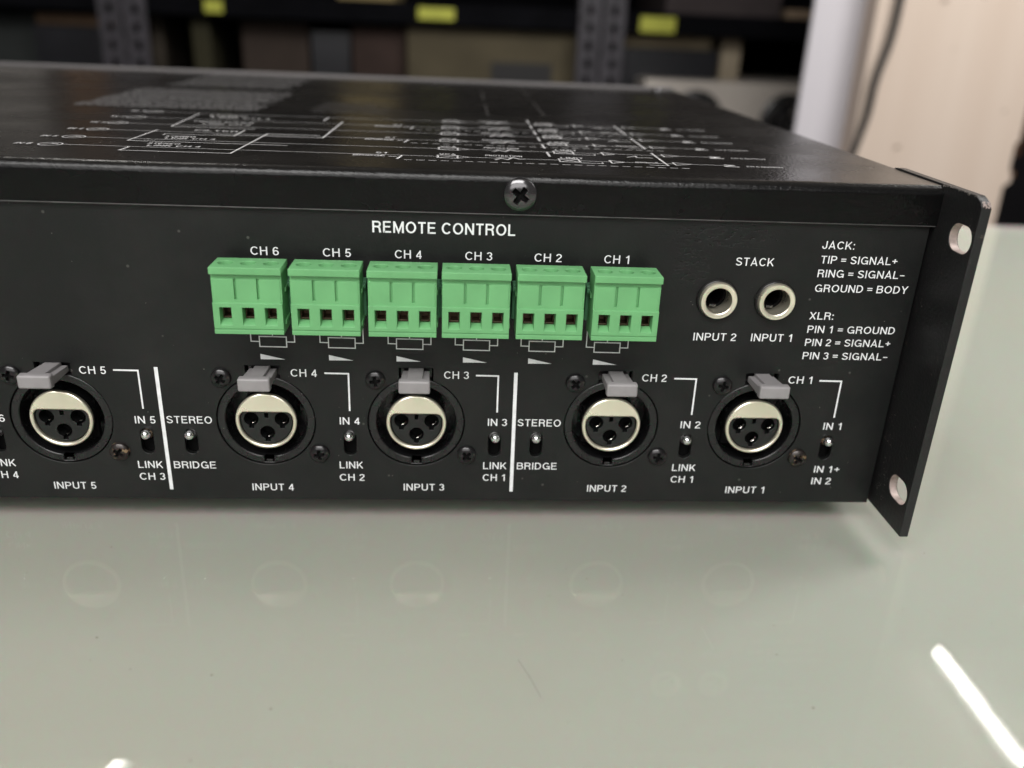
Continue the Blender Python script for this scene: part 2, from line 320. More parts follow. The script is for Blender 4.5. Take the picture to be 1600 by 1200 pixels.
# a plain grotesque alphabet as centre-line strokes, capital height 1: (width, strokes)
GLY = {
 'A': (.70, [[(.05, 0), (.35, .95), (.65, 0)], [(.15, .29), (.55, .29)]]),
 'B': (.66, [_st, [(.07, .93), (.36, .93)] + _arc(.38, .73, .19, .2, 90, -90) + [(.07, .53)], _arc(.40, .30, .21, .23, 90, -90) + [(.07, .07)]]),
 'C': (.70, [_arc(.38, .5, .31, .43, 40, 320)]),
 'D': (.68, [_st, [(.07, .93)] + _arc(.30, .5, .31, .43, 90, -90) + [(.07, .07)]]),
 'E': (.62, [_st, [(.07, .93), (.58, .93)], [(.07, .52), (.54, .52)], [(.07, .07), (.60, .07)]]),
 'F': (.57, [_st, [(.07, .93), (.56, .93)], [(.07, .5), (.50, .5)]]),
 'G': (.76, [_arc(.39, .5, .32, .43, 42, 322), [(.42, .45), (.70, .45), (.70, 0)]]),
 'H': (.67, [_st, [(.60, 0), (.60, 1)], [(.07, .53), (.60, .53)]]),
 'I': (.14, [_st]),
 'J': (.50, [[(.43, 1)] + _arc(.245, .27, .185, .20, 0, -180) + [(.06, .36)]]),
 'K': (.66, [_st, [(.09, .33), (.58, .98)], [(.27, .56), (.61, .02)]]),
 'L': (.55, [_st, [(.07, .07), (.55, .07)]]),
 'M': (.80, [_st, [(.09, .95), (.40, .08), (.71, .95)], [(.73, 0), (.73, 1)]]),
 'N': (.68, [_st, [(.61, 0), (.61, 1)], [(.09, .95), (.59, .05)]]),
 'O': (.78, [_arc(.39, .5, .32, .43, 0, 360)]),
 'P': (.62, [_st, [(.07, .93), (.36, .93)] + _arc(.36, .70, .20, .23, 90, -90) + [(.07, .47)]]),
 'R': (.66, [_st, [(.07, .93), (.38, .93)] + _arc(.38, .72, .20, .21, 90, -90) + [(.07, .51)], [(.36, .51), (.50, .44), (.55, .33), (.57, .10), (.61, 0)]]),
 'S': (.65, [_arc(.325, .735, .235, .195, 12, 240) + _arc(.33, .27, .255, .20, 62, -168)]),
 'T': (.58, [[(.29, 0), (.29, .93)], [(0, .93), (.58, .93)]]),
 'U': (.66, [[(.07, 1)] + _arc(.33, .30, .26, .23, 180, 360) + [(.59, 1)]]),
 'V': (.66, [[(.04, 1), (.33, .05), (.62, 1)]]),
 'X': (.66, [[(.05, 0), (.61, 1)], [(.05, 1), (.61, 0)]]),
 'Y': (.66, [[(.04, 1), (.33, .44), (.62, 1)], [(.33, .46), (.33, 0)]]),
 '1': (.52, [[(.34, 0), (.34, 1)], [(.09, .75), (.23, .79), (.31, .94)]]),
 '2': (.54, [_arc(.27, .71, .20, .22, 172, -40) + [(.12, .22), (.08, .07), (.53, .07)]]),
 '3': (.54, [_arc(.26, .73, .19, .20, 165, -88), _arc(.26, .29, .21, .22, 88, -165)]),
 '4': (.56, [[(.40, 0), (.40, .97)], [(.40, .93), (.07, .32)], [(.03, .27), (.55, .27)]]),
 '5': (.54, [[(.49, .93), (.15, .93), (.10, .50)] + _arc(.27, .32, .20, .25, 125, -158)]),
 '6': (.56, [_arc(.29, .31, .21, .24, 0, 360), _arc(.30, .5, .23, .43, 42, 185)]),
 '=': (.52, [[(0, .62), (.52, .62)], [(0, .36), (.52, .36)]]),
 '+': (.52, [[(.26, .23), (.26, .77)], [(0, .5), (.52, .5)]]),
 '–': (.46, [[(0, .44), (.46, .44)]]),
 ':': (.14, [[(.07, 0), (.07, .16)], [(.07, .56), (.07, .72)]]),
}
def raw_text(s, t):
    """stroked lettering -> (list of strokes' outline quads), each stroke a strip"""
    X = 0; out = []
    for ch in s:
        if ch == ' ': X += .30; continue
        w_, strokes = GLY[ch]
        for p in strokes:
            p = [(X + a, b) for a, b in p]; closed = math.dist(p[0], p[-1]) < 1e-6
            if closed: p = p[:-1]
            n = len(p); L_, R_ = [], []
            for i in range(n):
                a = p[i - 1] if (i or closed) else None; c = p[(i + 1) % n] if (i < n - 1 or closed) else None
                d1 = None if a is None else Vector((p[i][0] - a[0], p[i][1] - a[1])).normalized()
                d2 = None if c is None else Vector((c[0] - p[i][0], c[1] - p[i][1])).normalized()
                if d1 is None: d1 = d2
                if d2 is None: d2 = d1
                m_ = (Vector((-d1.y, d1.x)) + Vector((-d2.y, d2.x)))
                m_ = m_.normalized() if m_.length > 1e-4 else Vector((-d1.y, d1.x))
                k_ = t / 2 / max(.38, m_.dot(Vector((-d1.y, d1.x))))
                L_.append((p[i][0] + m_.x * k_, p[i][1] + m_.y * k_)); R_.append((p[i][0] - m_.x * k_, p[i][1] - m_.y * k_))
            out.append((L_, R_, closed))
        X += w_ + .15
    return out
def text_geo(s, x0, x1, z0, cap, t=.122):
    """lettering fitted between x0 and x1, baseline z0, capital height cap -> verts (x, z, lift), faces"""
    st = raw_text(s, t)
    xs_ = [p[0] for L_, R_, c in st for p in L_ + R_]; a, b = min(xs_), max(xs_)
    sx = (x1 - x0) / (b - a); vs, fs = [], []
    for q, (L_, R_, c) in enumerate(st):
        n = len(L_); o = len(vs); lift = .004 * (q % 3)
        vs += [(x0 + (p[0] - a) * sx, z0 + p[1] * cap, lift) for p in L_ + R_]
        for i in range(n if c else n - 1):
            j = (i + 1) % n; fs.append((o + i, o + n + i, o + n + j, o + j))
    return vs, fs
def flat_mesh(verts2, faces, plane, at):
    me = bpy.data.meshes.new('p')
    lf = lambda v: v[2] if len(v) > 2 else 0
    me.from_pydata([(v[0] * S, (at - lf(v)) * S, v[1] * S) if plane == 'front' else (v[0] * S, v[1] * S, (at + lf(v)) * S) for v in verts2], [], faces)
    me.validate(); return me
def lettering(s, x0, x1, z0, parent, cap=2.05, t=.122):
    v, f = text_geo(s, x0, x1, z0, cap, t)
    return link('lettering', flat_mesh(v, f, 'front', -0.03), INK, parent)
class Ink:
    """flat printed strokes gathered in one sheet"""
    def __init__(s): s.v = []; s.f = []; s.n = 0
    def quad(s, pts): s.n += 1; n = len(s.v); s.v += [(p[0], p[1], .004 * (s.n % 4)) for p in pts]; s.f.append(tuple(range(n, n + len(pts))))
    def line(s, a, b, w=.35):
        dx, dy = b[0] - a[0], b[1] - a[1]; L = math.hypot(dx, dy) or 1; nx, ny = -dy / L * w / 2, dx / L * w / 2
        ex, ey = dx / L * w / 2, dy / L * w / 2
        s.quad([(a[0] + nx - ex, a[1] + ny - ey), (a[0] - nx - ex, a[1] - ny - ey), (b[0] - nx + ex, b[1] - ny + ey), (b[0] + nx + ex, b[1] + ny + ey)])
    def poly(s, pts, w=.35):
        for a, b in zip(pts, pts[1:]): s.line(a, b, w)
    def text(s, t, x0, x1, z0, cap):
        v, f = text_geo(t, x0, x1, z0, cap, .17); n = len(s.v); s.v += v; s.f += [tuple(i + n for i in q) for q in f]
    def obj(s, name, plane, at, material, parent): return link(name, flat_mesh(s.v, s.f, plane, at), material, parent)

# ------------------------------------------------------------------ the table
TZ = -1.9                                    # glass surface; the amplifier's underside is z = 0
table = tag(empty('glass_table', (-100, 0, TZ - 750)), 'pale green glass topped table the black amplifier stands on', 'table')
def child_world(o, parent):
    o.parent = parent; o.matrix_parent_inverse = Matrix.Translation(parent.location).inverted(); return o
child_world(boxobj('glass_pane', -1100, 900, -700, 388, TZ - 4.6, TZ, glass_material(), None, 0), table)
child_world(boxobj('painted_panel', -1099, 899, -699, 411, TZ - 22, TZ - 4.7, underside_material()), table)
LEGM = mat('table_leg_metal', (.3, .3, .3), .4, metal=.6)
def flat_mark(name, pts, w_, col):
    q_ = bmesh.new()
    for a_, b_ in zip(pts, pts[1:]):
        d_ = Vector((b_[0] - a_[0], b_[1] - a_[1])).normalized(); nx_, ny_ = -d_.y * w_ / 2, d_.x * w_ / 2
        q_.faces.new([q_.verts.new(v) for v in ((a_[0] + nx_, a_[1] + ny_, TZ + .02), (a_[0] - nx_, a_[1] - ny_, TZ + .02), (b_[0] - nx_, b_[1] - ny_, TZ + .02), (b_[0] + nx_, b_[1] + ny_, TZ + .02))])
    o_ = link(name, bm_mesh(q_), mat(name + '_film', col, .7), None); o_['kind'] = 'stuff'; child_world(o_, table)
flat_mark('hairline_scratch', [(-101.5, -60.5), (-99.3, -66), (-97.6, -71.5)], .16, (.22, .22, .19))
for p_ in ([(-9.6, -68.5), (-10.4, -75), (-10.6, -80)], [(-5.6, -77), (-7.6, -80.5), (-8.9, -83.5)], [(-7.9, -74.5), (-9.9, -77.2)], [(-60, -50), (-59.2, -57.5)]):
    flat_mark('hairline_scratch', p_, .07, (.42, .42, .38))
q_ = bmesh.new(); random.seed(77)
for (x_, y_, r_) in [(-189.5, -53, .33), (-163, -64.5, .3), (-149.5, -73.8, .33), (-161, -86, .22), (-44, -75, .28), (-46, -59.5, .22), (-205, -62, .25)] + [(random.uniform(-220, 60), random.uniform(-95, -5), random.uniform(.08, .2)) for _ in range(70)]:
    q_.faces.new([q_.verts.new((x_ + r_ * random.uniform(.6, 1.3) * math.cos(a), y_ + r_ * random.uniform(.6, 1.3) * math.sin(a), TZ + .03)) for a in [k * PI / 3 for k in range(6)]])
o_ = link('dust_speck', bm_mesh(q_), mat('dust_speck', (.2, .18, .15), .9)); o_['kind'] = 'stuff'; child_world(o_, table)
for lx in (-1040, 840):
    for ly in (-640, 330):
        child_world(boxobj('leg', lx - 25, lx + 25, ly - 25, ly + 25, TZ - 750, TZ - 22, LEGM, None, 2), table)

# ------------------------------------------------------------------ the amplifier
amp = tag(empty('power_amplifier'), 'black rack-mount power amplifier seen from behind, with green terminal plugs and round input sockets', 'amplifier')
H = 88.0; XL = -443.0; XE = 0.85; DEP = 289.5
XC = [-214.4, -163.55, -125.25, -74.25, -35.8]      # microphone socket centres
ZC = 23.4
TG = [-15.1, -53.7, -93.8, -104.8, -142.45, -182.95, -194.0, -231.0]
JK = [(-35.9, 58.6), (-50.6, 58.6)]
TB = [-75.55, -93.4, -110.8, -127.8, -145.3, -162.95]

def cutout(cx, cz, r, hw, top):
    a = math.acos(hw / r)
    return circ(cx, cz, r, 60, PI - a - 2 * PI, a)[::1] + [(cx + hw, cz + top), (cx - hw, cz + top)]
holes = [cutout(x, ZC, 12.55, 4.3, 15.3) for x in XC]
holes += [stadium(x, 0, 1.62, 13.8, 20.9) for x in TG]
holes += [circ(x, z, 4.9, 40) for x, z in JK]
link('rear_panel', plate([rect(XL + 1, -.15, 0.4, 86.5)] + holes, 1.4, .12, 'front', 0), PANEL, amp)
# box behind the panel
bm = bmesh.new(); box(bm, XL, -.2, 1.6, DEP, 0, 1.2); link('bottom_plate', bm_mesh(bm), COVER, amp)
bm = bmesh.new(); box(bm, XL + 1.3, -.6, 13, 14, 1.3, 86); link('dark_backing', bm_mesh(bm), VOID, amp)  # black sheet added behind the panel so its openings look dark
bm = bmesh.new(); box(bm, -.55, .6, 1.5, DEP, 1.3, 84); link('side_plate', bm_mesh(bm), COVER, amp)
bm = bmesh.new(); box(bm, XL, XL + 1.1, 1.5, DEP, 1.3, 84); link('side_plate', bm_mesh(bm), COVER, amp)
# folded top cover: lip, bend, top, side returns
prof = [(-1.0, 78.5)]
for k in range(9):
    a = PI - k / 8 * PI / 2
    prof.append((-1.0 + 2.4 + 2.4 * math.cos(a), H - 2.4 + 2.4 * math.sin(a)))
prof += [(DEP, H)]
bm = bmesh.new(); N = len(prof)
inner = [(min(y + 1.0, DEP), z) for y, z in prof[:1]] + [(y + 1.0 * (1 - k / 8) if False else (-1.0 + 2.4 + 1.4 * math.cos(PI - k / 8 * PI / 2)), H - 2.4 + 1.4 * math.sin(PI - k / 8 * PI / 2)) for k in range(9)] + [(DEP, H - 1.0)]
xs = [XL - .2] + [XL + (XE - XL) * k / 24 for k in range(1, 24)] + [XE]
random.seed(3)
def wob(x, i): return 0.07 * math.sin(x * .045 + 1) + 0.05 * math.sin(x * .11)
outer_r, inner_r = [], []
for x in xs:
    outer_r.append([bm.verts.new((x, p[0], p[1] + (wob(x, 0) if i > 0 else 0))) for i, p in enumerate(prof)])
    inner_r.append([bm.verts.new((x, p[0], p[1] + (wob(x, 0) if i > 0 else 0))) for i, p in enumerate(inner)])
for a, b in zip(range(len(xs) - 1), range(1, len(xs))):
    for i in range(N - 1):
        bm.faces.new((outer_r[a][i], outer_r[b][i], outer_r[b][i + 1], outer_r[a][i + 1]))
        bm.faces.new((inner_r[a][i], inner_r[a][i + 1], inner_r[b][i + 1], inner_r[b][i]))
    bm.faces.new((outer_r[a][0], inner_r[a][0], inner_r[b][0], outer_r[b][0]))
for r in (0, -1):
    for i in range(N - 1): bm.faces.new((outer_r[r][i], outer_r[r][i + 1], inner_r[r][i + 1], inner_r[r][i]))
link('top_cover', bm_mesh(bm, 'c', 40), COVER, amp)
# thin paler hem along the lip's lower edge
bm = bmesh.new()
box(bm, XL, XE - .3, -1.12, -.3, 78.25, 78.55, .08, 1); link('lip_hem', bm_mesh(bm, 'l', 40), mat('pale_hem', (0.045, .043, .042), .35, var=(300, .5)), amp)
# front panel far away, standing a little proud of the cover, with its rack ears
bm = bmesh.new(); box(bm, XL - 21, XE + .5, DEP + .1, DEP + 3.6, .2, 89.3, .4); link('front_panel', bm_mesh(bm, 'f', 40), mat('dark_anodised', (.16, .15, .15), .45, metal=.3), amp)
for x in (-9,):
    bm = bmesh.new(); lathe(bm, [(0, -1.5), (2.5, -1.5), (3, -.8), (3, .4)], 20); link('cover_screw', bm_mesh(bm, 's', 40), SCREWC, amp, (x, DEP - 8, H - .1)).rotation_euler = (-PI / 2, 0, 0)
# rubber feet
RUB = mat('rubber', (.02, .02, .02), .8)
for fx in (-30, XL + 30):
    for fy in (45, 250):
        bm = bmesh.new(); lathe(bm, [(0, 0), (9, 0), (9, 1.95), (0, 1.95)], 24); o = link('foot', bm_mesh(bm), RUB, amp, (fx, fy, 0)); o.rotation_euler = (-PI / 2, 0, 0)

# rack bracket: flat bar bolted to the chassis side, projecting towards the viewer
def slot_h(cy, cz, hl, r, n=14): return circ(cy + hl - r, cz, r, n, -PI / 2, PI / 2) + circ(cy - hl + r, cz, r, n, PI / 2, 3 * PI / 2)
ear_out = [(-17.2, 0.35), (-17.3, 86.0), (-16.3, 87.3), (-13.6, 88.4), (23.5, 88.45), (25.6, 88.3), (27.0, 87.2), (27.0, 0.35)]
link('rack_bracket', plate([ear_out, slot_h(-11.6, 78.0, 4.7, 3.25), slot_h(-11.4, 11.1, 4.7, 3.25)], 2.35, .18, 'side', .9), EARM, amp)
# bare metal on the worn inner faces of the slots and on the knocked corner
for cy, cz in ((-11.6, 78.0), (-11.4, 11.1)):
    link('slot_edge', plate([slot_h(cy, cz, 4.72, 3.27), slot_h(cy, cz, 4.62, 3.17)], 1.9, 0, 'side', 1.1), BARE, amp)
random.seed(31); bm = bmesh.new()
for k_ in range(26):
    t_ = random.random(); u_ = random.uniform(1.1, 3.05); y_ = -16.35 - .9 * t_; z_ = 87.33 - 1.2 * t_; r_ = random.uniform(.12, .42)
    bm.faces.new([bm.verts.new((u_ + r_ * random.uniform(.4, 1) * math.cos(q), y_ - .05 - .005 * k_ + .6 * r_ * .6 * math.sin(q), z_ + .04 + .004 * k_ + .8 * r_ * math.sin(q))) for q in [w__ * PI / 3 for w__ in range(6)]])
o = link('bare_corner', bm_mesh(bm), BARE, amp); o['kind'] = 'stuff'
# paint chips
CH = mat('chip_pale', (.4, .36, .33), .5, var=(900, .4))
def chips(name, pts, place, smin, smax, parent, material):
    bm = bmesh.new()
    for p in pts:
        s = random.uniform(smin, smax); n = random.randint(4, 6); a0 = random.random() * 6
        vs = [bm.verts.new(place(p[0] + s * random.uniform(.5, 1.2) * math.cos(a0 + 2 * PI * k / n), p[1] + s * random.uniform(.5, 1.2) * math.sin(a0 + 2 * PI * k / n))) for k in range(n)]
        bm.faces.new(vs)
    o = link(name, bm_mesh(bm), material, parent); o['kind'] = 'stuff'; return o
random.seed(11)
chips('paint_chip', [(random.gauss(-2.0, .8), random.uniform(5, 38)) for _ in range(22)] + [(random.uniform(-6, -1), random.gauss(9, 3)) for _ in range(30)]
      + [(random.uniform(-15, -1), random.uniform(20, 84)) for _ in range(9)],
      lambda u, v: (.87, u, v), .05, .16, amp, CH)
chips('paint_chip', [(random.uniform(-14, 0), 88.42 - random.random() * .5) for _ in range(16)], lambda u, v: (.87, u, v), .1, .32, amp, CH)
chips('dust_fleck', [(random.uniform(-225, -5), random.uniform(2, 78)) for _ in range(60)] + [(-25.9, 78.1)], lambda u, v: (u, -.05, v), .04, .13, amp, mat('pale_tone', (.3, .28, .26), .9))

# ---- screws: a domed head with a cross recess
def screw_mesh(R, dome, half, arm, depth, rot, n=44):
    bm = bmesh.new(); g = {}; dark = set()
    for i in range(n + 1):
        for j in range(n + 1):
            u, v = 2 * i / n - 1, 2 * j / n - 1
            x, y = u * math.sqrt(1 - v * v / 2), v * math.sqrt(1 - u * u / 2)
            r = math.hypot(x, y); X, Y = x * R, y * R
            h = dome * math.sqrt(max(0, 1 - (r * .93) ** 2.4))
            if r > .985: h = 0
            a = rot; xr, yr = X * math.cos(a) - Y * math.sin(a), X * math.sin(a) + Y * math.cos(a)
            d = min(max(abs(xr) - half, abs(yr) - arm), max(abs(yr) - half, abs(xr) - arm))
            d = max(d, -(.5 * half))
            ctr = max(0, 1 - math.hypot(X, Y) / (arm * .9))
            if d < 0: dark.add((i, j)); h -= depth * min(1, -d / (half * .25)) * (.75 + .25 * ctr)
            g[i, j] = bm.verts.new((X, -h, Y))
    for i in range(n):
        for j in range(n):
            f = bm.faces.new((g[i, j], g[i + 1, j], g[i + 1, j + 1], g[i, j + 1]))
            if all((i + a, j + b) in dark for a, b in ((0, 0), (1, 0), (1, 1), (0, 1))): f.material_index = 1  # recess faces take the near-black, shade painted into the cross
    return bm_mesh(bm, 'screw', 50)
small = [screw_mesh(2.55, 1.5, .42, 1.35, 1.0, a) for a in (.2, .55, -.15, .8)]
small_r = [me.copy() for me in small]
for me in small: me.materials.append(SCREWB); me.materials.append(VOID)
for me in small_r: me.materials.append(SCREWR); me.materials.append(VOID)
random.seed(4)
for i, x in enumerate(XC):
    link('socket_screw', small[i % 4], None, amp, (x - 10.3, 0, ZC + 12.0))
    worn = i in (0, 4)
    o = link('socket_screw', (small_r if worn else small)[(i + 1) % 4], None, amp, (x + 13.2, 0, ZC - 9.0))
    if worn: o['label'] = 'worn screw with brown metal showing through its black finish'
big = screw_mesh(3.95, 1.9, .62, 2.1, 1.5, .62, 64); big.materials.append(SCREWC); big.materials.append(VOID)
link('cover_screw', big, None, amp, (-100.9, -1.05, 83.2))['label'] = 'large glossy cross-head screw in the cover lip'

# ---- round three-pin sockets
def dshape(k=1.0):
    r, cx, cz, cr = 6.75 * k, 5.1 * k, 1.1 * k, 1.45 * k; a = math.atan2(cz, cx)
    return circ(0, 0, r, 44, -PI - a, a) + circ(cx, cz, cr, 8, a, PI / 2)[1:] + circ(-cx, cz, cr, 8, PI / 2, PI - a)[:-1]
def keyhole(cx, cz, r=1.85, s=.6, L=.75):
    a = math.asin(s / r)
    return circ(cx, cz, r, 22, -PI / 2 + a, 3 * PI / 2 - a) + [(cx - s, cz - r - L), (cx + s, cz - r - L)]
PIN = [(-3.9, .35), (3.9, .35), (0, -3.45)]
nx, nr = 1.25, 11.9
na = math.asin(nx / 10.3)
notch = circ(0, 0, 10.3, 56, -PI / 2 + na, 3 * PI / 2 - na) + [(-nx, -nr), (nx, -nr)]
rim = plate([circ(0, 0, 12.4, 64), notch], 1.6, .28, 'front', .25)
bm = bmesh.new(); bm.from_mesh(rim)
for v in bm.verts: v.co /= S
lathe(bm, [(10.5, 1.7), (10.5, 9), (7.3, 9), (7.3, 1.2), (6.9, 1.0)], 56)
box(bm, -3.9, 3.9, 1.9, 3.0, 12.0, 15.2)
SOCK = bm_mesh(bm, 'sock', 35); SOCK.materials.append(BLACKP)
RING = plate([circ(0, 0, 7.75, 64), dshape()], 1.3, .38, 'front', -.35); RING.materials.append(NICKEL)
INS = plate([dshape(.97)] + [keyhole(*p) for p in PIN] + [rect(-.45, .45, .7, 2.0)], 3.5, .1, 'front', .45); INS.materials.append(INSERT)
bm = bmesh.new()      # contact sleeve cut to a low right arc, shaped to give its glint
cv = []
for k in range(9):
    a = math.radians(-85 + k * 10); cv.append([bm.verts.new((r_ * math.cos(a), y_, r_ * math.sin(a))) for r_, y_ in ((1.45, 2.6), (1.45, 1.25), (1.3, .95), (1.02, 1.2), (.95, 2.6))])
for p, q in zip(cv, cv[1:]):
    for k in range(4): bm.faces.new((p[k], q[k], q[k + 1], p[k + 1]))
CON = bm_mesh(bm, 'con', 50); CON.materials.append(CHROME)
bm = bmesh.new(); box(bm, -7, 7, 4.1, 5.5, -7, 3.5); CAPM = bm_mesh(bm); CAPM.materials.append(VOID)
bm = bmesh.new()      # push latch: broad face, narrower neck with a raised rib
def wedge(x0f, x1f, x0b, x1b, yf, yb, z0f, z1f, z0b, z1b, bev):
    vs = [bm.verts.new(p) for p in ((x0f, yf, z0f), (x1f, yf, z0f), (x1f, yf, z1f), (x0f, yf, z1f), (x0b, yb, z0b), (x1b, yb, z0b), (x1b, yb, z1b), (x0b, yb, z1b))]
    fs = [bm.faces.new([vs[i] for i in f]) for f in ((0, 1, 2, 3), (5, 4, 7, 6), (4, 0, 3, 7), (1, 5, 6, 2), (3, 2, 6, 7), (4, 5, 1, 0))]
    if bev: bmesh.ops.bevel(bm, geom=list({e for f in fs for e in f.edges}), offset=bev, segments=3, affect='EDGES', profile=.5)
zz = 0
wedge(-3.85, 3.85, -3.85, 3.85, -10.2, -7.9, 12.45, 15.85, 12.3, 15.95, .55)
wedge(-3.55, 3.55, -3.4, 3.4, -8.1, 1.0, 12.7, 15.0, 12.6, 14.2, .2)
wedge(-1.9, 1.9, -1.9, 1.9, -8.2, 1.0, 14.0, 15.75, 13.9, 15.1, .2)
LAT = bm_mesh(bm, 'lat', 40); LAT.materials.append(LATCH)
bm = bmesh.new(); box(bm, -.8, .8, .6, 1.2, -12.0, -11.4, .1); GT = bm_mesh(bm); GT.materials.append(COLLAR)
def sub(name, me, parent, loc=(0, 0, 0)):
    o = bpy.data.objects.new(name, me); COL.objects.link(o); o.parent = parent; o.location = Vector(loc) * S; return o
for x in XC:
    s = link('round_socket', SOCK, None, amp, (x, 0, ZC))
    sub('steel_ring', RING, s); sub('pin_insert', INS, s); sub('insert_back', CAPM, s)
    for p in PIN: sub('contact', CON, s, (p[0], 0, p[1]))
    sub('release_latch', LAT, s); sub('ground_tab', GT, s)

# ---- slide toggles
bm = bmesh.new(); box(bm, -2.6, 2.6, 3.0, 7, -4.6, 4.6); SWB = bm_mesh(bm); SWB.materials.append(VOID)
def lever_mesh():
    bm = bmesh.new(); lathe(bm, [(.75, 6.5), (.78, 3.0), (.95, 1.0), (1.2, -.6)] + [(1.3 * math.cos(a), -.9 - 1.3 * math.sin(a)) for a in [k * PI / 16 for k in range(8)]] + [(0, -2.2)], 28)
    return bm_mesh(bm, 'lev', 60)
LEV = lever_mesh(); LEV.materials.append(LEVER)
bm = bmesh.new(); lathe(bm, [(1.5, .6), (1.5, 1.6), (.8, 1.6), (.8, .6)], 24, closed=True); BUS = bm_mesh(bm, 'b', 40); BUS.materials.append(COLLAR)
BUS2 = BUS.copy(); BUS2.materials.clear(); BUS2.materials.append(BRASS)
random.seed(9)
for i, x in enumerate(TG):
    s = link('toggle_switch', SWB, None, amp, (x, 0, 17.35))
    dx = random.uniform(-.15, .15)
    l = sub('lever', LEV, s, (dx, 0, 1.2)); l.rotation_euler = (math.radians(-20), 0, 0)
    l.location.z = 1.95 * S
    b = sub('bushing', BUS2 if i in (0, 6) else BUS, s, (dx, .4, 2.2)); b.rotation_euler = (math.radians(-20), 0, 0)

# ---- jack sockets
bm = bmesh.new(); lathe(bm, [(4.85, 1), (5.25, .3), (5.25, -.35), (5.05, -.9), (4.7, -1.1), (3.4, -1.1), (3.4, 12), (0, 12)], 56); JB = bm_mesh(bm, 'jb', 40); JB.materials.append(COLLAR)
bm = bmesh.new(); lathe(bm, [(4.7, -1.0), (4.7, -1.8), (4.45, -2.15), (3.6, -2.15), (3.3, -1.9), (3.3, 3.5), (3.38, 3.6)], 64); JR = bm_mesh(bm, 'jr', 40); JR.materials.append(NICKEL)
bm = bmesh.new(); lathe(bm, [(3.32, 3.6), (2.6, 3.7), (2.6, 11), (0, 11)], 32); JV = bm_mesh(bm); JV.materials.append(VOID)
for x, z in JK:
    s = link('jack_socket', JB, None, amp, (x, 0, z)); sub('threaded_ring', JR, s); sub('jack_bore', JV, s)
    bm = bmesh.new(); box(bm, -1.0, .9, 2.5, 9, -3.0, -2.1, .3); me = bm_mesh(bm, 'sp', 40); me.materials.append(COLLAR); sub('contact_spring', me, s)

# ---- green pluggable terminal blocks
def block_mesh():
    bm = bmesh.new()
    X = [-7.85, -7.5, -6.4, -3.7, -2.84, -2.26, -1.3, 1.4, 2.26, 2.84, 3.8, 6.5, 7.5, 7.85]
    Z = [51.35, 52.35, 52.6, 53.45, 57.75, 58.75, 59.6, 64.35, 65.55]
    hx = {(-6.4, -3.7), (-1.3, 1.4), (3.8, 6.5)}
    def depth(i, j):
        z = (Z[j] + Z[j + 1]) / 2; x = (X[i] + X[i + 1]) / 2
        if z < 52.35: return -12.05
        if z < 52.6: return -11.75
        if z < 58.75: return -12.0
        if z < 64.35:
            if 2.26 < abs(x) < 2.84 and z > 59.6: return -10.8
            return -11.62 if abs(x) < 7.5 else -11.45
        return -11.2
    q = lambda *p: bm.faces.new([bm.verts.new(v) for v in p])
    nX, nZ = len(X) - 1, len(Z) - 1
    D = [[depth(i, j) for j in range(nZ)] for i in range(nX)]
    for i in range(nX):
        for j in range(nZ):
            x0, x1, z0, z1, d = X[i], X[i + 1], Z[j], Z[j + 1], D[i][j]
            if (x0, x1) in hx and z0 == 53.45:
                o = [(x0, d, z0), (x1, d, z0), (x1, d, z1), (x0, d, z1)]
                n = [(x0 + .14, d + 1.25, z0 + .95), (x1 - .14, d + 1.25, z0 + .95), (x1 - .14, d + 1.25, z1 - .05), (x0 + .14, d + 1.25, z1 - .05)]
                b = [(p[0], -6.5, p[2]) for p in n]
                for k in range(4):
                    k2 = (k + 1) % 4; q(o[k], o[k2], n[k2], n[k]); q(n[k], n[k2], b[k2], b[k])
                q(*b)
            else: q((x0, d, z0), (x1, d, z0), (x1, d, z1), (x0, d, z1))
            if i + 1 < nX and abs(D[i + 1][j] - d) > 1e-6: q((x1, d, z0), (x1, D[i + 1][j], z0), (x1, D[i + 1][j], z1), (x1, d, z1))
            if j + 1 < nZ and abs(D[i][j + 1] - d) > 1e-6: q((x0, d, z1), (x1, d, z1), (x1, D[i][j + 1], z1), (x0, D[i][j + 1], z1))
            if i == 0: q((x0, d, z0), (x0, d, z1), (x0, -3.8, z1), (x0, -3.8, z0))
            if i == nX - 1: q((x1, d, z0), (x1, d, z1), (x1, -3.8, z1), (x1, -3.8, z0))
            if j == 0: q((x0, d, z0), (x1, d, z0), (x1, -3.8, z0), (x0, -3.8, z0))
    q((X[0], -3.8, Z[0]), (X[-1], -3.8, Z[0]), (X[-1], -3.8, Z[-1]), (X[0], -3.8, Z[-1]))
    bmesh.ops.remove_doubles(bm, verts=bm.verts, dist=1e-4)
    bmesh.ops.recalc_face_normals(bm, faces=bm.faces)
    # soften the moulding's outer edges
    es = [e for e in bm.edges if len(e.link_faces) == 2 and e.calc_face_angle(0) > .9 and not any(-11 < v.co.y < -6 for v in e.verts)]
    bmesh.ops.bevel(bm, geom=es, offset=.10, segments=2, affect='EDGES', profile=.5, clamp_overlap=True)
    # key ribs on both flanks
    box(bm, 7.8, 8.15, -9.5, -4, 53, 54.2, .1); box(bm, 7.8, 8.1, -8, -4, 60.5, 61.6, .1); box(bm, -8.1, -7.8, -8, -4, 60.5, 61.6, .1)
    top = plate([rect(-7.95, 7.95, -12.3, -3.7)] + [circ(x, -8.0, 1.75, 28) for x in (-5.1, 0, 5.1)], 1.68, .14, 'top', 67.2)
    for v in top.vertices: v.co /= S
    bm.from_mesh(top)
    me = bm_mesh(bm, 'block', 35); me.materials.append(GREEN); return me
BLK = block_mesh()
bm = bmesh.new()
for x in (-5.1, 0, 5.1): box(bm, x - 2.2, x + 2.2, -10.6, -4.5, 63.4, 63.8)
